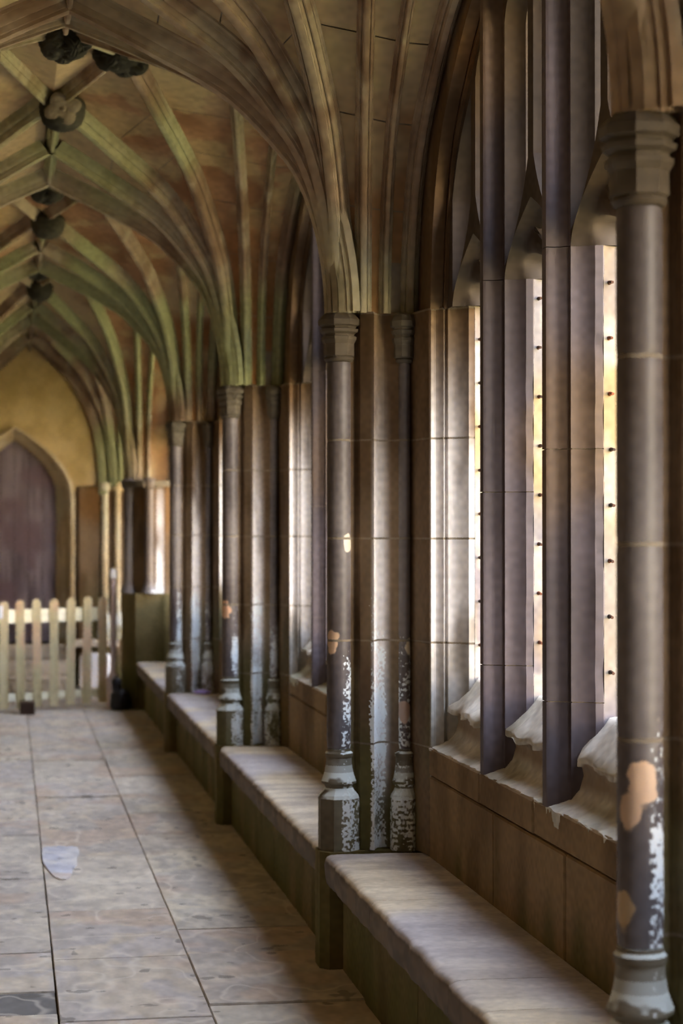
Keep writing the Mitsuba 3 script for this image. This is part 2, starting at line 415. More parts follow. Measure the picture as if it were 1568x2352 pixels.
big, small = column_shapes(SHAFT_R, ZS, 1.0, ZB), column_shapes(0.021, ZS - 0.005, 0.68, ZB)
BIG_LABEL = {3: 'foreground stone column cut by the right edge, large out of focus octagonal capital', 4: 'tall stone column in the middle with white crust on its lower shaft',
             5: 'blurred stone column, second along the bench from the middle column', 6: 'small far blurred column, last before the corner pier beside the picket fence'}
SMALL_LABEL = {3: 'thin wall shaft behind the foreground column, beyond the right edge', 4: 'thin wall shaft with small capital just right of the middle column',
               5: 'thin blurred wall shaft right of the second column along the bench', 6: 'thin far wall shaft right of the last column before the corner pier'}
for i, yc in enumerate(YC[:-1]):
    if i >= 3:
        c = thing('column', BIG_LABEL.get(i, 'stone column of the arcade wall behind the camera'), 'column', 'columns along the window wall')
        for nm, ss in big.items():
            for s in ss: put(c, nm, s, (XC, yc, 0))
        for sy in (-1,):
            c = thing('wall_shaft', SMALL_LABEL.get(i, 'thin wall shaft') if sy < 0 else 'thin wall shaft on the far side of its pier, hidden from view', 'column', 'thin shafts on the window piers' if sy < 0 else 'far side shafts')
            for nm, ss in small.items():
                for s in ss: put(c, nm, s, (1.352, yc + sy * 0.048, 0))

# ------------------------------------------------------------------ curves of the vault
_px = np.array([0, .004, .034, .111, .24, .40, .67, 1.0])
_py = np.array([0, .085, .26, .455, .60, .73, .86, 1.0])
_s = np.r_[0, np.cumsum(np.hypot(np.diff(_px), np.diff(_py)))]
_s /= _s[-1]
fx, fy = PchipInterpolator(_s, _px), PchipInterpolator(_s, _py)
_tt = np.linspace(0, 1, 400)
_fxx = fx(_tt); _fyy = fy(_tt)


def prof(x):
    return np.interp(x, _fxx, _fyy)


NS = 34
SS = np.linspace(0, 1, NS)


def arch_curve(p0, p1, z0, z1):
    """soffit line of a rib from plan point p0 at z0 to p1 at z1 -> (NS, 3), plan direction"""
    p0, p1 = np.array(p0, float), np.array(p1, float)
    P = p0 + (p1 - p0) * fx(SS)[:, None]
    z = z0 + (z1 - z0) * fy(SS)
    return np.c_[P, z]


def frame(C):
    t = np.gradient(C, axis=0)
    t /= np.linalg.norm(t, axis=1, keepdims=True)
    d = C[-1] - C[0]; d[2] = 0; d /= np.linalg.norm(d)
    side = np.array([-d[1], d[0], 0.0])
    N = np.cross(t, np.broadcast_to(side, t.shape))
    N *= np.where((N @ np.array([0, 0, 1.0]) + 0.3 * (N @ -d)) < 0, -1, 1)[:, None]
    N /= np.linalg.norm(N, axis=1, keepdims=True)
    return t, side, N


_hp = [(1, 1.05), (1, .80), (.90, .74), (.86, .62), (.80, .62), (.76, .50), (.70, .40), (.60, .33), (.50, .33), (.50, .42), (.44, .42), (.42, .26), (.36, .14), (.30, .12), (.30, 0), (.14, -.04)]
PROFILE = [(-a, b) for a, b in _hp] + _hp[::-1]


def sweep(C, w, d, fr=None, taper=True):
    t, side, N = fr or frame(C)
    pr = np.array(PROFILE)
    wob = 0.0015 * (meshkit.fbm(C * 9, 2) - 0.5)
    P = C[:, None, :] + pr[None, :, 0:1] * w * side + (pr[None, :, 1:2] * d) * N[:, None, :] + wob[:, None, None]
    return grid(P)


def straight(a, b, n=6, sag=0.0):
    u = np.linspace(0, 1, n)[:, None]
    C = np.array(a) * (1 - u) + np.array(b) * u
    C[:, 2] += sag * np.sin(np.pi * u[:, 0])
    return C


def wall_z(y, ya, yb, inset=0.21, rise=1.20):
    D = (yb - ya) / 2 - inset
    s = np.minimum(y - (ya + inset), (yb - inset) - y)
    return np.where(s < 0, ZS, ZS + rise * prof(np.clip(s / D, 0, 1)))


ce = thing('ceiling', 'ribbed stone vault with tan ribs and ochre web panels', kind='structure')
RW, RD = 0.050, 0.080
Z_T, Z_F, Z_R, Z_W = 3.27, 3.44, 3.53, 3.46


def vault_bay(ya, yb, zsa=ZS, zsb=ZS, courses=False, wall=True, xa=XC, xb=XC):
    Lb, ym = yb - ya, (ya + yb) / 2
    mirror = lambda P: np.c_[2 * XR - P[:, 0], P[:, 1:]]
    R = np.array([0.476, ym, Z_R]); Lf = np.array([2 * XR - 0.476, ym, Z_R])
    for end, (y0, zs, x0) in enumerate(((ya, zsa, xa), (yb, zsb, xb))):
        sg = 1 if end == 0 else -1
        Fp = np.array([0.215, y0 + sg * 0.30 * Lb, Z_F])
        Tp = np.array([XR, y0, Z_T])
        zw = Z_W
        cs = {}
        for nm, tgt in (('wall', (1.375, ym, zw)), ('K2', (1.17, ym, 3.48)), ('K', (0.95, ym, 3.50)), ('R', R), ('F', Fp), ('G', (0.205, y0 + sg * 0.14 * Lb, 3.34)), ('T', Tp)):
            p0 = np.array([x0, y0])
            if nm == 'wall':
                p0 = np.array([1.375, y0 + sg * 0.045])
            elif nm in ('K', 'K2'):
                p0 = np.array([x0 + (0.075 if nm == 'K' else 0.155), y0 + sg * (0.062 if nm == 'K' else 0.058)])
            else:
                dv = np.array(tgt[:2]) - p0; dv /= np.linalg.norm(dv)
                p0 = p0 + dv * 0.045
            C = arch_curve(p0, tgt[:2], zs, tgt[2])
            cs[nm] = (C, frame(C))
        # ribs and webs, right side then mirrored to the left
        for side in (0, 1):
            fx_ = (lambda P: P) if side == 0 else mirror
            for nm in ('wall', 'K2', 'K', 'R', 'F', 'G') + (('T',) if end == 0 else ()):
                C, fr = cs[nm]
                w, d = {'T': (0.085, 0.10), 'G': (0.058, 0.08), 'F': (0.060, 0.085), 'R': (0.050, 0.075), 'K': (0.030, 0.055), 'K2': (0.022, 0.04), 'wall': (0.034, 0.05)}[nm]
                g = sweep(C, w, d, fr)
                g.vertices = fx_(g.vertices)
                obj(ce, 'rib', g, 'mat_rib', 28)
            off = {nm: cs[nm][0] + cs[nm][1][2] * {'wall': 0.045, 'K': 0.045, 'K2': 0.033}.get(nm, 0.068) for nm in cs}
            for a_, b_ in (('wall', 'K2'), ('K2', 'K'), ('K', 'R'), ('R', 'F'), ('F', 'G'), ('G', 'T')):
                A, B = off[a_], off[b_]
                u = np.linspace(0, 1, 5)[None, :, None]
                P = A[:, None] * (1 - u) + B[:, None] * u
                if courses and side == 0:
                    back = P.copy(); back[..., 2] += 0.006; back[..., 0] += 0.004
                    g = grid(back); obj(ce, 'web_mortar', g, 'mat_mortar', True)
                    cuts = [0, 6, 11, 16, 21, 26, NS - 1]
                    for c0, c1 in zip(cuts[:-1], cuts[1:]):
                        Q = P[c0:c1 + 1].copy()
                        if c0 > 0:
                            e = Q[1] - Q[0]
                            Q[0] += e / np.maximum(np.linalg.norm(e, axis=-1, keepdims=True), 1e-6) * 0.006
                        obj(ce, 'web_stone', grid(Q), 'mat_web', True)
                else:
                    g = grid(P); g.vertices = fx_(g.vertices)
                    obj(ce, 'web', g, 'mat_web', True)
            # short ribs: side boss to ridge boss, ridge boss to the cross rib's crown, wall crown to side boss
            for a_, b_, w in ((R, Fp, 0.03), (Fp, Tp, 0.03)) + (((np.array([1.375, ym, zw]), R, 0.026),) if end == 0 else ()):
                g = sweep(straight(a_, b_), w, 0.07)
                g.vertices = fx_(g.vertices)
                if not (side == 1 and b_ is Tp): obj(ce, 'short_rib', g, 'mat_rib', 28)
        cs_last = cs
    N_, F_ = np.array([XR, ya + 0.3 * Lb, Z_F + .066]), np.array([XR, yb - 0.3 * Lb, Z_F + .066])
    obj(ce, 'crown_panel', trimesh.Trimesh([N_, R + [0, 0, .066], F_, Lf + [0, 0, .066]], [[0, 1, 2], [0, 2, 3]], process=False), 'mat_web')


for k in range(len(YC) - 1):
    vault_bay(YC[k], YC[k + 1], courses=3 <= k <= 4, zsb=1.93 if k == len(YC) - 2 else ZS, xb=1.02 if k == len(YC) - 2 else XC)
vault_bay(YC[-1], Y_END, zsa=1.93, zsb=1.93, xa=1.02, xb=1.0)
C = arch_curve((1.0 - 0.03, Y_END - 0.06), (XR, Y_END - 0.06), 1.95, 3.42)
for q in (0, 1):
    for dx, w in ((0.0, 0.05), (-0.10, 0.035)):
        D = C.copy(); D[:, 0] += dx * (1 - fx(SS) * 0.9); D[:, 2] += dx * 0.8
        g = sweep(D, w, 0.07)
        if q: g.vertices[:, 0] = 2 * XR - g.vertices[:, 0]
        obj(ce, 'end_wall_rib', g, 'mat_rib', 28)
obj(ce, 'roof_slab', cat([trimesh.creation.box(bounds=[[-1.5, -7.6, Z_TOP], [1.80, 20.4, Z_TOP + 0.15]]), trimesh.creation.box(bounds=[[1.80, 17.1, Z_TOP], [6.6, 20.4, Z_TOP + 0.15]])]), 'mat_web')


# ------------------------------------------------------------------ windows
def miter(P, e, closed=True):
    """offset of a polyline to its left-hand normal by e"""
    if closed:
        a, b = np.roll(P, 1, 0), np.roll(P, -1, 0)
    else:
        a, b = np.vstack([P[:1], P[:-1]]), np.vstack([P[1:], P[-1:]])
    t1, t2 = P - a, b - P
    n = lambda t: t / np.maximum(np.linalg.norm(t, axis=1, keepdims=True), 1e-9)
    t1, t2 = n(t1), n(t2)
    if not closed: t1[0], t2[-1] = t2[0], t1[-1]
    tt = n(t1 + t2)
    nn = np.c_[-tt[:, 1], tt[:, 0]]
    k = 1 / np.clip((nn * np.c_[-t1[:, 1], t1[:, 0]]).sum(1), 0.5, 1)
    return P + nn * (e * k)[:, None]


def resample(P, n, closed=True):
    Q = np.vstack([P, P[:1]]) if closed else P
    s = np.r_[0, np.cumsum(np.linalg.norm(np.diff(Q, axis=0), axis=1))]
    u = np.linspace(0, s[-1], n + 1)[:-1] if closed else np.linspace(0, s[-1], n)
    u = np.unique(np.r_[u, s[:-1] if closed else s])
    return np.c_[np.interp(u, s, Q[:, 0]), np.interp(u, s, Q[:, 1])]


TAU = np.linspace(0, 1, 26) ** 1.5


def head(yc, a, rise, cusp):
    """half curves of a light's head: left foot -> apex -> right foot, (y, z)"""
    l = np.c_[-a * (1 - TAU), rise * TAU ** 0.58]
    if cusp:
        s = np.r_[0, np.cumsum(np.linalg.norm(np.diff(l, axis=0), axis=1))]; s /= s[-1]
        c = cusp * np.maximum(0, 1 - np.abs(s - 0.44) / 0.17) ** 1.3 - 0.12 * cusp * np.maximum(0, 1 - np.abs(s - 0.16) / 0.14)
        l = l + np.c_[c, -0.45 * c]
    r = l[::-1][1:] * [-1, 1]
    P = np.vstack([l, r])
    return np.c_[P[:, 0] + yc, P[:, 1] + ZS]


def ring3(P, x):
    return np.c_[np.full(len(P), x), P]


mull_half = [(1.408, .020), (1.418, .024), (1.430, .023), (1.445, .028), (1.457, .040), (1.464, .043), (1.466, .055), (1.480, .056), (1.497, .061), (1.512, .071), (1.524, .084), (1.545, .086), (1.552, .082), (1.58, .070), (1.65, .052)]
OPEN_X = [(1.466, 0.0), (1.480, 0.002), (1.497, 0.007), (1.512, 0.016), (1.524, 0.030), (1.545, 0.031)]
OUT_X = [(1.545, 0.031), (1.552, 0.027), (1.58, 0.015), (1.65, -0.003)]


def mullion(y, z0, z1, seed):
    h = np.array(mull_half)
    prof2 = np.vstack([h, (h * [1, -1])[::-1]])
    zz = np.arange(z0, z1 + 0.001, 0.02) if z1 - z0 > 0.04 else np.array([z0, z1])
    zz[-1] = z1
    P = np.zeros((len(zz), len(prof2), 3))
    P[..., 0] = prof2[None, :, 0]; P[..., 1] = y + prof2[None, :, 1]; P[..., 2] = zz[:, None]
    ch = (meshkit.fbm(np.stack([P[..., 0] * 0 + np.sign(prof2[None, :, 1]) * 3 + seed, P[..., 2] * 16, P[..., 0] * 4], -1), 3) - 0.5)
    rag = np.where(np.abs(prof2[None, :, 1]) > .08, 0.016, 0.003)
    P[..., 1] -= np.sign(prof2[None, :, 1]) * rag * np.maximum(ch, -0.1)
    return grid(P, True)


stub_mesh = cat([trimesh.creation.cylinder(radius=0.004, height=0.024, sections=8, transform=trimesh.transformations.rotation_matrix(math.pi / 2 + 0.15, [1, 0, 0])),
                 trimesh.creation.icosphere(subdivisions=1, radius=0.006).apply_transform(np.diag([1, .6, 1, 1])).apply_translation([0, 0.014, 0])])
stub_near = shape(stub_mesh, 'mat_iron')
sill_prof = np.array([(1.415, 0.70), (1.41, 0.772), (1.438, 0.780), (1.466, 0.794), (1.488, 0.820), (1.497, 0.858), (1.490, 0.886), (1.462, 0.896), (1.464, 0.912), (1.492, 0.932), (1.522, 0.966), (1.545, 1.000), (1.56, 1.012), (1.60, 1.014), (1.64, 1.0), (1.70, 0.965), (1.70, 0.70)])
sill_noise = np.array([0, .012, .005, .002, .001, .003, .010, .034, .026, .010, .006, .010, .006, .002, 0, 0, 0])
WIN_LABEL = {2: 'nearest unglazed window beside the camera', 3: 'unglazed stone traceried window nearest in view, right of the middle column', 4: 'blurred unglazed window between the middle column and the next column', 5: 'far blurred window behind the second column', 6: 'window farthest along the wall'}


def window(k):
    ya, yb = YC[k], YC[k + 1]
    ym = (ya + yb) / 2
    last = k == len(YC) - 2
    p = PITCH * (yb - ya) / 3.36
    wk = thing(f'window_{k}', WIN_LABEL.get(k, 'unglazed stone window behind the camera'), kind='structure')
    vis = k in (2, 3, 4, 5)
    centres = [ym + (j - 1.5) * p for j in range(4)]
    aL = p / 2 - 0.055
    rise = 0.20
    zw = lambda y: wall_z(y, ya, yb)
    # openings of the tracery
    fronts, meshes, rears = [], [], []
    for yc in centres:
        rings = []
        base = head(yc, aL, rise, 0)
        for x, e in OPEN_X:
            if e < 0.02: rings.append(ring3(head(yc, aL - e, rise - e * 0.7, 0), x))
            else: rings.append(ring3(head(yc, aL - e, rise - e * 0.7, 0.17), x))
        rings.append(ring3(head(yc, aL - 0.031, rise - 0.02, 0.17), 1.580))
        rings.append(ring3(head(yc, aL - 0.020, rise - 0.01, 0.0), 1.590))
        rings.append(ring3(head(yc, aL - 0.013, rise, 0), 1.61)); rings.append(ring3(head(yc, aL + 0.003, rise, 0), 1.65))
        meshes.append((grid(np.stack(rings, 0)), 'mat_tracery'))
        fronts.append(Polygon(np.vstack([base, [[yc + aL, ZS - 0.01], [yc - aL, ZS - 0.01]]]).tolist()))
        rears.append(Polygon(np.vstack([rings[-1][:, 1:], [[yc + aL + .003, ZS - 0.01], [yc - aL - .008, ZS - 0.01]]])))
    pan = []
    for yc in centres:
        for sg in (-1, 1):
            y0, y1 = yc + sg * aL, yc + sg * 0.03        # mullion side, middle side
            u = np.linspace(0, 1, 14)
            bot = np.c_[y0 + (y1 - y0) * u, 2.30 + 0.225 * u ** 1.25 + 0.05 * u ** 6]
            ywall = y0 if (zw(y0) < zw(y1)) else y1
            top = min(3.03, float(min(zw(y0), zw(y1))) - 0.09)
            yi, wd = (y0 + y1) / 2, abs(y1 - y0) / 2
            if top - 2.30 < 0.35:
                pts = [(y0 + (y1 - y0) * q, min(float(zw(y0 + (y1 - y0) * q)) - 0.07, 3.03)) for q in np.linspace(1, 0, 9)]
                pts = [q for q, b in zip(pts, bot[::-1][::1][:9]) ]
                P = np.vstack([bot, pts])
                if Polygon(P).buffer(0).area < 0.01 or not Polygon(P).is_valid: continue
            else:
                q = np.linspace(0, 1, 9)
                cap1 = np.c_[y1 + (yi - y1) * q, top + 0.13 * q ** 0.6]
                cap2 = np.c_[yi + (y0 - yi) * q, top + 0.13 * (1 - q) ** 0.6][1:]
                P = np.vstack([bot, cap1, cap2])
            if not Polygon(P).exterior.is_ccw: P = P[::-1]
            P = resample(P, 70)
            rings = [ring3(miter(P, e), x) for x, e in OPEN_X + OUT_X[1:]]
            meshes.append((grid(np.stack(rings[:6], 0), True), 'mat_tracery'))
            meshes.append((grid(np.stack(rings[5:], 0), True), 'mat_reveal'))
            fronts.append(Polygon(P)); rears.append(Polygon(rings[-1][:, 1:]))
    obj(wk, 'tracery', cat([m for m, q in meshes if q == 'mat_tracery']), 'mat_tracery', 40)
    obj(wk, 'outer_tracery', cat([m for m, q in meshes if q == 'mat_reveal']), 'mat_reveal', 40)
    # plates: wall face with the window arch, tracery face, outer face
    yy = np.linspace(ya + 0.21, yb - 0.21, 90)
    arch = Polygon(np.vstack([np.c_[yy, zw(yy)], [[yb - 0.21, ZS - 0.02], [ya + 0.21, ZS - 0.02]]]))
    full = sbox(ya, ZS, yb, Z_TOP)
    obj(wr, 'spandrel', plate_x(full.difference(arch), XW, 1.452), 'mat_pier', 20)
    arch2 = arch.buffer(-0.018)
    obj(wr, 'arch_moulding', plate_x(full.difference(arch2), 1.455, 1.468), 'mat_pier', 20)
    hol = shapely.union_all(fronts)
    obj(wk, 'tracery_face', plate_x(full.difference(hol), 1.466, 1.478), 'mat_tracery', 20)
    obj(wk, 'outer_face', plate_x(full.difference(shapely.union_all(rears)), 1.64, 1.65), 'mat_reveal')
    # mullions: the nose runs on up to the arch
    for j in range(3):
        y = ym + (j - 1) * p
        mk = numbered(f'{wk}__mullion')
        zj = [0.80, 1.00 + 0.05 * j, 1.62 + 0.1 * (j % 2), ZS]
        for a_, b_ in zip(zj[:-1], zj[1:]):
            obj(mk, 'stone', mullion(y, a_ + (0.0012 if a_ > 0.9 else -0.03), b_ - (0.0012 if b_ < 2.2 else 0), k * 10 + j), 'mat_mullion', 30)
            if b_ < 2.2: obj(mk, 'mortar_joint', prism(Polygon(np.vstack([mull_half, (np.array(mull_half) * [1, -1])[::-1]]) + [0, y]).buffer(-0.005), b_ - 0.01, b_ + 0.01), 'mat_mortar')
        h = np.array(mull_half[:7])
        ztop = float(zw(y)) + 0.02
        nose = np.vstack([h, (h * [1, -1])[::-1]])
        obj(mk, 'nose', prism(Polygon(nose + [0, y]), ZS + 0.002, ztop), 'mat_mullion', 30)
        # outer half in its paler weathered stone
        hh = np.array([(1.547, .0862), (1.553, .0835), (1.58, .0715), (1.66, .0525)])
        obj(mk, 'outer_face', prism(Polygon(np.vstack([hh, (hh * [1, -1])[::-1]]) + [0, y]), 0.85, ZS), 'mat_reveal')
        if k in (3, 4):
            n = 8
            for q in range(n):
                put(mk, 'iron_stub', stub_near, (1.566 + 0.003 * math.sin(q * 5), y - 0.083 - 0.012, 1.09 + 0.04 * j + q * 0.147))
    for yj, s in ((yb, -1), (ya, 1)):
        hh = np.array([(1.546, .2915), (1.58, .265), (1.66, .242)])
        obj(wk, 'jamb_face', prism(Polygon(np.vstack([hh, [[1.66, 0.2], [1.546, 0.2]]]) * [1, s] + [0, yj]), 0.85, ZS), 'mat_reveal')
        if k in (3, 4) and s < 0:
            for q in range(8): put(wk, 'iron_stub', stub_near, (1.563, yj - 0.292 - 0.010, 1.12 + q * 0.147))
    # sills, one stone to each light
    edges = [ya + 0.2] + [ym + (j - 1) * p for j in range(3)] + [yb - 0.2]
    for a_, b_ in zip(edges[:-1], edges[1:]):
        Y = np.linspace(a_ + 0.001, b_ - 0.001, 46 if vis else 8)
        P = np.zeros((len(Y), len(sill_prof), 3))
        P[..., 0], P[..., 2] = sill_prof[None, :, 0], sill_prof[None, :, 1]
        P[..., 1] = Y[:, None]
        q = np.stack([P[..., 1] * 14, P[..., 2] * 9, P[..., 0] * 9 + k], -1)
        P[..., 0] += sill_noise * 2 * (meshkit.fbm(q, 3, 5) - 0.35)
        P[..., 2] -= sill_noise * 1.3 * np.maximum(0, meshkit.fbm(q * 1.6 + 7, 3, 6) - 0.35)
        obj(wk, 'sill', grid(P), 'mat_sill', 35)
    # dado blocks under the sill
    r2 = np.random.default_rng(40 + k)
    for z0, z1 in ((ZB - 0.02, 0.674), (0.674, 0.772)):
        y = ya + 0.19
        while y < yb - 0.2:
            y2 = y + r2.uniform(0.5, 0.95)
            if yb - 0.2 - y2 < 0.35: y2 = yb - 0.19
            o = r2.uniform(-0.003, 0.003)
            obj(wr, 'dado_stone', bevel_box(XW + o, 1.70, y + 0.002, y2 - 0.002, z0 + 0.002, z1 - 0.002, 0.005), 'mat_dado')
            y = y2
    obj(wr, 'core', trimesh.creation.box(bounds=[[1.43, ya + 0.19, 0], [1.69, yb - 0.19, 0.765]]), 'mat_mortar')


for k in range(len(YC) - 1): window(k)

# ------------------------------------------------------------------ stone benches
BENCH_LABEL = {2: 'worn stone wall bench beside the camera', 3: 'worn stone wall bench nearest in view, pale top under the sharp window', 4: 'blurred stone wall bench ending at the middle column', 5: 'far stone wall bench with a lilac scrap of paper on it', 6: 'farthest short bench ending at the corner pier'}
bprof = np.array([(1.408, 0.400), (1.30, 0.402), (1.20, 0.403), (1.11, 0.403), (1.083, 0.402), (1.070, 0.398), (1.062, 0.389), (1.059, 0.370), (1.060, 0.325), (1.066, 0.304), (1.10, 0.300), (1.18, 0.300)])
for k in range(1, len(YC) - 1):
    ya, yb = YC[k] + 0.065, YC[k + 1] - (0.065 if k < len(YC) - 2 else 0.205)
    b = thing('stone_bench', BENCH_LABEL.get(k, 'stone wall bench behind the camera'), 'bench', 'stone benches along the window wall')
    cuts = {3: [ya, 4.48, 4.80, 5.87, yb]}.get(k) or [ya, ya + 0.95, ya + 1.9, ya + 2.55, yb]
    for i, (a_, b_) in enumerate(zip(cuts[:-1], cuts[1:])):
        Y = np.linspace(a_ + 0.0015, b_ - 0.0015, max(6, int((b_ - a_) / 0.025)))
        P = np.zeros((len(Y), len(bprof), 3))
        P[..., 0], P[..., 2] = bprof[None, :, 0], bprof[None, :, 1]
        P[..., 1] = Y[:, None]
        w = np.array([0, 0, 0, .1, .6, 1, 1.1, 1.0, .9, .8, .3, 0])
        q = np.stack([P[..., 0] * 3 + 2, P[..., 1] * 9, P[..., 2] * 12], -1)
        P[..., 0] += 0.024 * w * (meshkit.fbm(q * 2.2, 4, 8) - 0.40)
        P[..., 2] += 0.006 * (meshkit.fbm(np.stack([P[..., 0] * 9, P[..., 1] * 3, P[..., 2] * 0], -1), 3, 9) - 0.5) * np.array([0, .6, 1, 1, 1, 1, .6, .3, 0, 0, 0, 0])
        for e, d0 in ((0, Y[0]), (-1, Y[-1])):        # worn nose at the bay's ends
            if (i == 0 and e == 0) or (b_ == yb and e == -1):
                fall = np.clip(1 - np.abs(P[..., 1] - d0) / 0.06, 0, 1) ** 2
                P[..., 0] += 0.035 * fall * (w > 0.5)
                P[..., 2] -= 0.016 * fall * (np.arange(len(bprof)) < 8)
        g = grid(P)
        caps = []
        for e in (0, -1):
            r = P[e]
            c = np.array([[1.25, r[0, 1], 0.35]])
            caps.append(trimesh.Trimesh(np.vstack([r, c]), [[j, j + 1, len(r)] for j in range(len(r) - 1)] + [[len(r) - 1, 0, len(r)]], process=False))
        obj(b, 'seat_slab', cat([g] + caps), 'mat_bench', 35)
    r2 = np.random.default_rng(70 + k)
    y = ya + 0.02
    while y < yb - 0.03:
        y2 = y + r2.uniform(0.5, 0.9)
        if yb - 0.02 - y2 < 0.35: y2 = yb - 0.02
        o = r2.uniform(-0.004, 0.004)
        obj(b, 'base_stone', bevel_box(1.128 + o, 1.40, y + 0.002, y2 - 0.002, -0.01, 0.305, 0.006), 'mat_bench_base')
        y = y2

# ------------------------------------------------------------------ carved bosses of the vault
ico = trimesh.creation.icosphere(subdivisions=5)
V = ico.vertices


def foliage(r, count, amp, seed, squash=0.9):
    """a knot of carved leaves: overlapping lobed bumps on a ball"""
    g = np.random.default_rng(seed)
    dirs = g.normal(size=(count, 3)); dirs /= np.linalg.norm(dirs, axis=1, keepdims=True)
    h = np.zeros(len(V))
    for c in dirs:
        ang = np.arccos(np.clip(V @ c, -1, 1))
        t = np.cross(c, [0.3, 0.5, 0.8]); t /= np.linalg.norm(t)
        az = np.arctan2(V @ np.cross(c, t), V @ t)
        w = 0.42 * (1 + 0.28 * np.cos(5 * az))
        lobe = np.clip(1 - (ang / w) ** 2, 0, 1)
        h = np.maximum(h, lobe ** 0.6 * (0.6 + 0.4 * g.random()) - 0.25 * np.exp(-(np.sin(az * 2.5) / 0.25) ** 2) * (lobe > 0.05))
    d = 1 + amp * (h - 0.3) + 0.06 * (meshkit.fbm(V * 9 + seed, 3, seed) - 0.5)
    return trimesh.Trimesh(V * d[:, None] * r * [1, 1, squash], ico.faces, process=False)


def petals(r):
    out = []
    for a_ in (0.4, 1.97, 3.54, 5.11):
        q = V.copy() * [0.043, 0.016, 0.038] * (r / 0.1)
        q *= 1 + 0.05 * np.cos(3 * np.arctan2(V[:, 2:3], V[:, 0:1]) - 3 * a_) 
        q += 0.006 * (meshkit.fbm(V * 3 + a_, 2)[:, None] - 0.5)
        out.append(trimesh.Trimesh(q + [0.044 * math.cos(a_), 0, 0.040 * math.sin(a_)], ico.faces, process=False))
    out.append(trimesh.Trimesh(V * [0.016, 0.020, 0.016], ico.faces, process=False))
    return out


bossA, bossB = shape(foliage(0.102, 34, 0.30, 2), 'mat_boss', True), shape(foliage(0.112, 14, 0.34, 5, 0.75), 'mat_boss', True)
bowl = shape(lathe([(0.02, -0.098), (0.06, -0.086), (0.090, -0.06), (0.104, -0.02), (0.108, 0.02), (0.10, 0.04), (0.06, 0.07)], 28), 'mat_boss', 50)
leaf = shape(trimesh.Trimesh(V * [0.035, 0.02, 0.07] * (1 + 0.2 * np.sin(V[:, 2:3] * 9)), ico.faces, process=False), 'mat_boss', True)
tilt = T().rotate([1, 0, 0], 28)
petal_shapes = [shape(m, 'mat_petal', True) for m in petals(0.1)]
names = {3: 'in the vault bay just past the middle column', 4: 'in the second vault bay away', 5: 'in the third vault bay away, tiny and blurred'}
for k in range(4, 7):
    ya, yb = YC[k], YC[k + 1]
    Lb = yb - ya
    where = {4: 'nearest one, upper left', 5: 'in the second bay away', 6: 'in the far bay'}.get(k, 'overhead, out of view')
    for nm, pos in (('A', (0.215, ya + 0.3 * Lb, Z_F - 0.0)), ('B', (0.476, (ya + yb) / 2, Z_R + 0.01)), ('C', (0.24, yb - 0.3 * Lb, Z_F - 0.0)), ('L', (-0.15, (ya + yb) / 2, Z_R))):
        if nm in 'AL':
            if nm == 'L':
                put(ce, 'side_boss', bossA, pos)
                continue
            b = thing('roof_boss', 'dark spiky leaf ball boss on the vault, ' + where, 'boss', 'carved bosses of the vault')
            put(b, 'foliage', bossA, pos)
        elif nm == 'B':
            b = thing('roof_boss', 'broad curled leaf boss beside the cross rib, ' + where, 'boss', 'carved bosses of the vault')
            put(b, 'foliage', bossB, pos)
        else:
            b = thing('roof_boss', ('dark bowl boss with a pale four petalled flower, ' if k == 4 else 'dark round bowl boss hanging below a short rib, ') + where, 'boss', 'carved bosses of the vault')
            put(b, 'bowl', bowl, pos)
            put(b, 'leaf', leaf, (pos[0] - 0.01, pos[1] - 0.05, pos[2] + 0.10))
            if k == 4:
                for s in petal_shapes:
                    key = numbered(f'{b}__petal')
                    scene[key] = {**s, 'to_world': T().translate([pos[0], pos[1] - 0.098, pos[2] - 0.012]) @ tilt}

# ------------------------------------------------------------------ left wall, wall behind the camera, corner pier, cross walk
wl = thing('wall_left', 'plain stone wall on the left of the walk, out of view', kind='structure')
obj(wl, 'face', trimesh.creation.box(bounds=[[X_LEFT - 0.3, -7.5, -0.1], [X_LEFT, 20.2, Z_TOP]]), 'mat_dark_wall')
wb = thing('wall_back', 'stone wall closing the walk behind the camera', kind='structure')
obj(wb, 'face', trimesh.creation.box(bounds=[[X_LEFT - 0.3, -7.5, -0.1], [1.8, -6.95, Z_TOP]]), 'mat_dark_wall')

cp = thing('corner_pier', 'dark corner pier of joined shafts at the far bench end beside the fence', 'pier')
yc = YC[-1]
obj(cp, 'core', prism(Polygon([(1.03, -0.05), (1.13, -0.16), (1.32, -0.16), (1.40, -0.05), (1.80, -0.05), (1.80, 0.25), (1.06, 0.25), (1.0, 0.1)]), 0.9, 1.9).apply_translation([0, yc, 0]), 'mat_pier')
obj(cp, 'pedestal', prism(Polygon([(0.96, -0.10), (1.06, -0.20), (1.30, -0.20), (1.42, -0.08), (1.80, -0.08), (1.80, 0.27), (1.0, 0.27), (0.96, 0.16)]), 0, 0.98).apply_translation([0, yc, 0]), 'mat_bench_base')
for x, y, r in ((1.012, -0.03, 0.045), (1.175, -0.165, 0.042)):
    obj(cp, 'shaft', lathe([(r + .03, 0.98), (r + .03, 1.0), (r + .012, 1.03), (r, 1.06), (r, 1.86), (r + .012, 1.87), (r + .022, 1.90), (r + .026, 1.935), (r, 1.96)], 20, x, yc + y), 'mat_shaft', 40)
obj(cp, 'capital_band', prism(Polygon([(0.965, -0.09), (1.12, -0.215), (1.33, -0.21), (1.44, -0.08), (1.80, -0.08), (1.80, 0.27), (1.0, 0.27), (0.965, 0.1)]), 1.885, 1.935).apply_translation([0, yc, 0]), 'mat_capital')

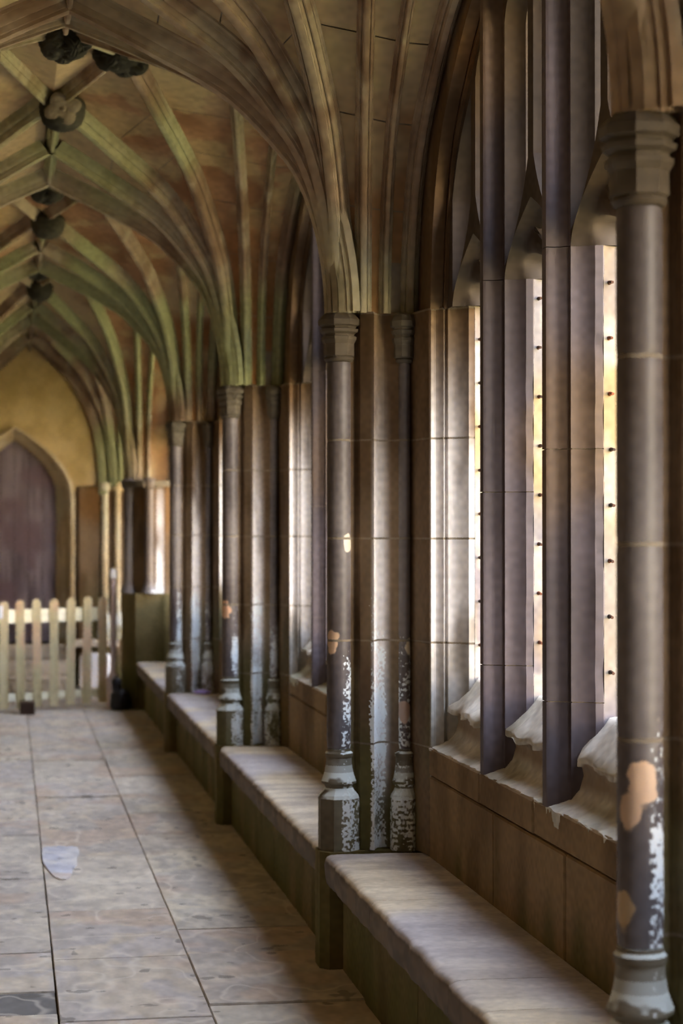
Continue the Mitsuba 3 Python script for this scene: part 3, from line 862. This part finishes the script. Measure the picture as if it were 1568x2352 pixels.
# cross walk: garth wall with open lights, ceiling slab
wg = thing('wall_garth', 'garth side wall of the cross walk, seen as bright slits beside the corner pier', kind='structure')
hol = [sbox(1.84 + i * 0.75, 0.95, 2.40 + i * 0.75, 2.45) for i in range(5)]
obj(wg, 'window_panel', plate_y(sbox(1.79, -0.1, 6.6, Z_TOP).difference(shapely.union_all(hol)), 17.2, 17.5), 'mat_reveal')
obj(ce, 'cross_walk_ceiling', trimesh.creation.box(bounds=[[1.42, 17.4, 3.35], [6.6, 20.2, 3.45]]), 'mat_web')
we = thing('wall_end', 'end wall of the walk with yellow plaster over a pointed doorway', kind='structure')
DX, DZ0, DZS, DZA, DHW = 0.055, 0.42, 1.82, 2.40, 0.405


def door_outline(hw, zs, za, z0, n=20):
    u = np.linspace(0, 1, n)
    l = np.c_[DX - hw * (1 - u ** 1.35), zs + (za - zs) * u ** 0.62]
    r = np.c_[DX + hw * (1 - u ** 1.35), zs + (za - zs) * u ** 0.62][::-1][1:]
    return np.vstack([[DX - hw, z0], l, r, [DX + hw, z0]])


o_big = door_outline(0.585, 1.80, 2.53, 0.40)
obj(we, 'plaster', plate_y(sbox(X_LEFT - 0.2, 1.9, 1.5, Z_TOP).difference(Polygon(o_big)), Y_END, Y_END + 0.5), 'mat_plaster')
obj(we, 'lower_stone', plate_y(sbox(X_LEFT - 0.2, -0.1, 6.6, 1.9).difference(Polygon(o_big)), Y_END - 0.01, Y_END + 0.5), 'mat_pier')
obj(we, 'far_stone', plate_y(sbox(1.5, 1.9, 6.6, Z_TOP), Y_END, Y_END + 0.5), 'mat_pier')
rings = [np.insert(door_outline(h_, a_, b_, 0.40), 1, Y_END + d_, axis=1) for h_, a_, b_, d_ in ((0.585, 1.80, 2.53, -0.03), (0.55, 1.805, 2.51, -0.035), (0.52, 1.81, 2.49, -0.01), (0.47, 1.815, 2.46, 0.10), (DHW, DZS, DZA, 0.22), (DHW, DZS, DZA, 0.30))]
obj(we, 'door_surround', grid(np.stack(rings, 0)), 'mat_surround', 30)
for x, r in ((0.925, 0.035), (1.05, 0.03)):
    obj(we, 'wall_shaft', lathe([(r + .04, 0.45), (r + .04, 0.62), (r + .015, 0.68), (r, 0.72), (r, 1.90), (r + .02, 1.92), (r + .026, 1.97), (r, 1.99)], 18, x, Y_END - 0.05), 'mat_surround', 40)
obj(we, 'jamb', bevel_box(0.66, 0.88, Y_END - 0.05, Y_END + 0.02, 0.3, 1.95, 0.02), 'mat_pier')
dr_ = thing('door_1', 'dark weathered plank door in the pointed end doorway', kind='structure')
dp = Polygon(door_outline(DHW + 0.01, DZS, DZA + 0.01, DZ0))
for i in range(6):
    x0 = DX - 0.42 + i * 0.14
    g = dp.intersection(sbox(x0 + 0.002, 0, x0 + 0.138, 3))
    if g.area > 0.01: obj(dr_, 'board', plate_y(g, Y_END + 0.225 + 0.004 * (i % 2), Y_END + 0.28), 'mat_door')

obj(dr_, 'backing', plate_y(sbox(DX - 0.6, 0.3, DX + 0.6, 2.6), Y_END + 0.285, Y_END + 0.36), 'mat_darkwood')
for i, (z1, y0, x1, lab) in enumerate(((0.135, 18.95, 0.60, 'lowest wide stone step behind the picket fence'), (0.27, 19.22, 0.59, 'middle stone step behind the picket fence'), (0.41, 19.49, 0.58, 'topmost stone step under the plank door'))):
    s = thing('stone_step', lab, 'step')
    obj(s, 'block', bevel_box(X_LEFT + 0.005, x1, y0, Y_END - 0.045, z1 - 0.135, z1, 0.012), 'mat_step')
lg = thing('stone_ledge', 'pale stone ledge slab against the end wall right of the door, behind the fence', 'ledge')
obj(lg, 'slab', bevel_box(0.60, 1.04, 19.30, Y_END - 0.055, 0.40, 0.455, 0.012), 'mat_step')
obj(lg, 'support', bevel_box(0.68, 1.0, 19.52, Y_END - 0.055, 0, 0.40, 0.01), 'mat_pier')
sb = thing('stone_block', 'pale upright stone block below the wall ledge, behind the last fence pickets', 'stone block')
obj(sb, 'block', bevel_box(0.67, 0.97, 19.22, 19.45, 0, 0.34, 0.03), 'mat_white')

# ------------------------------------------------------------------ picket fence
fe = thing('picket_fence', 'low unpainted wooden picket fence across the end of the walk', 'fence')
FX = [-0.45 + 0.1385 * i for i in range(10)]
for i in range(10):
    x = 0.795 - 0.1385 * (9 - i)
    y = 17.32 - (0.795 - x) * 0.62
    top = 0.945 + 0.004 * (i % 3) - 0.003 * (9 - i)
    a = np.linspace(0, math.pi, 10)
    poly = np.vstack([[[-0.036, 0.035], [0.036, 0.035]], np.c_[0.036 * np.cos(a), top - 0.036 + 0.036 * np.sin(a)]])
    m = plate_y(Polygon(poly), -0.011, 0.011)
    m.apply_transform(trimesh.transformations.rotation_matrix(0.012 * math.sin(i * 7.3), [0, 1, 0]))
    m.apply_translation([x, y, 0])
    obj(fe, 'picket', m, 'mat_picket')
for z in (0.80, 0.12):
    m = bevel_box(-0.72, 0.72, 0.012, 0.040, z - 0.03 - (0.03 if z > .5 else 0), z + 0.035 + (.02 if z > .5 else 0), 0.004)
    m.apply_transform(trimesh.transformations.rotation_matrix(math.atan(0.62), [0, 0, 1]))
    m.apply_translation([0.18, 17.32 - 0.615 * 0.62 + 0.01, 0])
    obj(fe, 'rail', m, 'mat_rail')
fb = thing('fence_foot_block', 'small dark wooden block holding the foot of the picket fence', 'block')
obj(fb, 'block', bevel_box(0.095, 0.215, 16.62, 16.86, 0, 0.10, 0.008), 'mat_darkwood')
po = thing('barrier_post', 'slender pale pink post with a white head between fence and corner pier', 'post')
obj(po, 'pole', lathe([(0.055, 0.0), (0.055, 0.24), (0.030, 0.30), (0.024, 0.34), (0.022, 1.10)], 18, 0.885, 17.25), 'mat_post', 40)
obj(po, 'head', lathe([(0.020, 1.095), (0.036, 1.11), (0.038, 1.15), (0.030, 1.18), (0.012, 1.19)], 18, 0.885, 17.25), 'mat_white', 40)
bl = thing('black_post_base', 'black rubber lump at the foot of the pale post by the bench end', 'post_base')
obj(bl, 'body', cat([lathe([(0.07, 0), (0.085, 0.03), (0.08, 0.13), (0.05, 0.17)], 16, 0.93, 17.0), bevel_box(0.86, 0.94, 16.98, 17.06, 0.15, 0.27, 0.02)]), 'mat_black', 40)  # black lumps modelled as the rubber base of the post
lf = thing('paper_scrap', 'crumpled lilac scrap of paper lying on the far stone bench', 'paper')
q = V * [0.055, 0.06, 0.014]
q *= (0.8 + 0.5 * meshkit.noise(V * 3))[:, None]
obj(lf, 'sheet', trimesh.Trimesh(q + [1.30, 13.58, 0.414], ico.faces, process=False), 'mat_lilac')
sg = thing('notice_board', 'corner of a small white notice hung on the fence at the left edge', 'sign')
obj(sg, 'panel', bevel_box(-0.28, -0.045, 16.60, 16.615, 0.79, 0.90, 0.004), 'mat_white')

# ------------------------------------------------------------------ garth outside
gl = thing('garth_lawn', 'mown lawn of the garth outside the windows', kind='structure')
obj(gl, 'turf', trimesh.creation.box(bounds=[[1.9, -40, -0.5], [60, 17.2, -0.1]]), 'mat_grass')
# unseen ranges added to bounce sunlight onto the piers: pale stone, small windows
for nm, wall_y, span in (('added_garth_range', False, (-22, 16)), ('added_garth_range', True, (2.5, 22))):
    gr = thing(nm, 'unseen stone range added on the opposite side of the garth to bounce sunlight in' if not wall_y else 'unseen stone range added behind the camera to bounce sunlight in', kind='structure')
    hol = [sbox(a_ + 1.0, 0.9, a_ + 2.6, 2.9) for a_ in np.arange(span[0], span[1] - 2.9, 3.2)] + [sbox(a_ + 1.3, 5.0, a_ + 2.2, 6.6) for a_ in np.arange(span[0], span[1] - 2.9, 3.2)]
    poly = sbox(span[0], -0.2, span[1], 8.5).difference(shapely.union_all(hol))
    obj(gr, 'facade', plate_y(poly, -22.4, -22.0) if wall_y else plate_x(poly, 22.0, 22.4), 'mat_added_range')
    obj(gr, 'dark_inside', trimesh.creation.box(bounds=[[2.5, -23.2, -0.2], [22, -22.8, 8.5]] if wall_y else [[22.8, -22, -0.2], [23.2, 16, 8.5]]), 'mat_dark_wall')
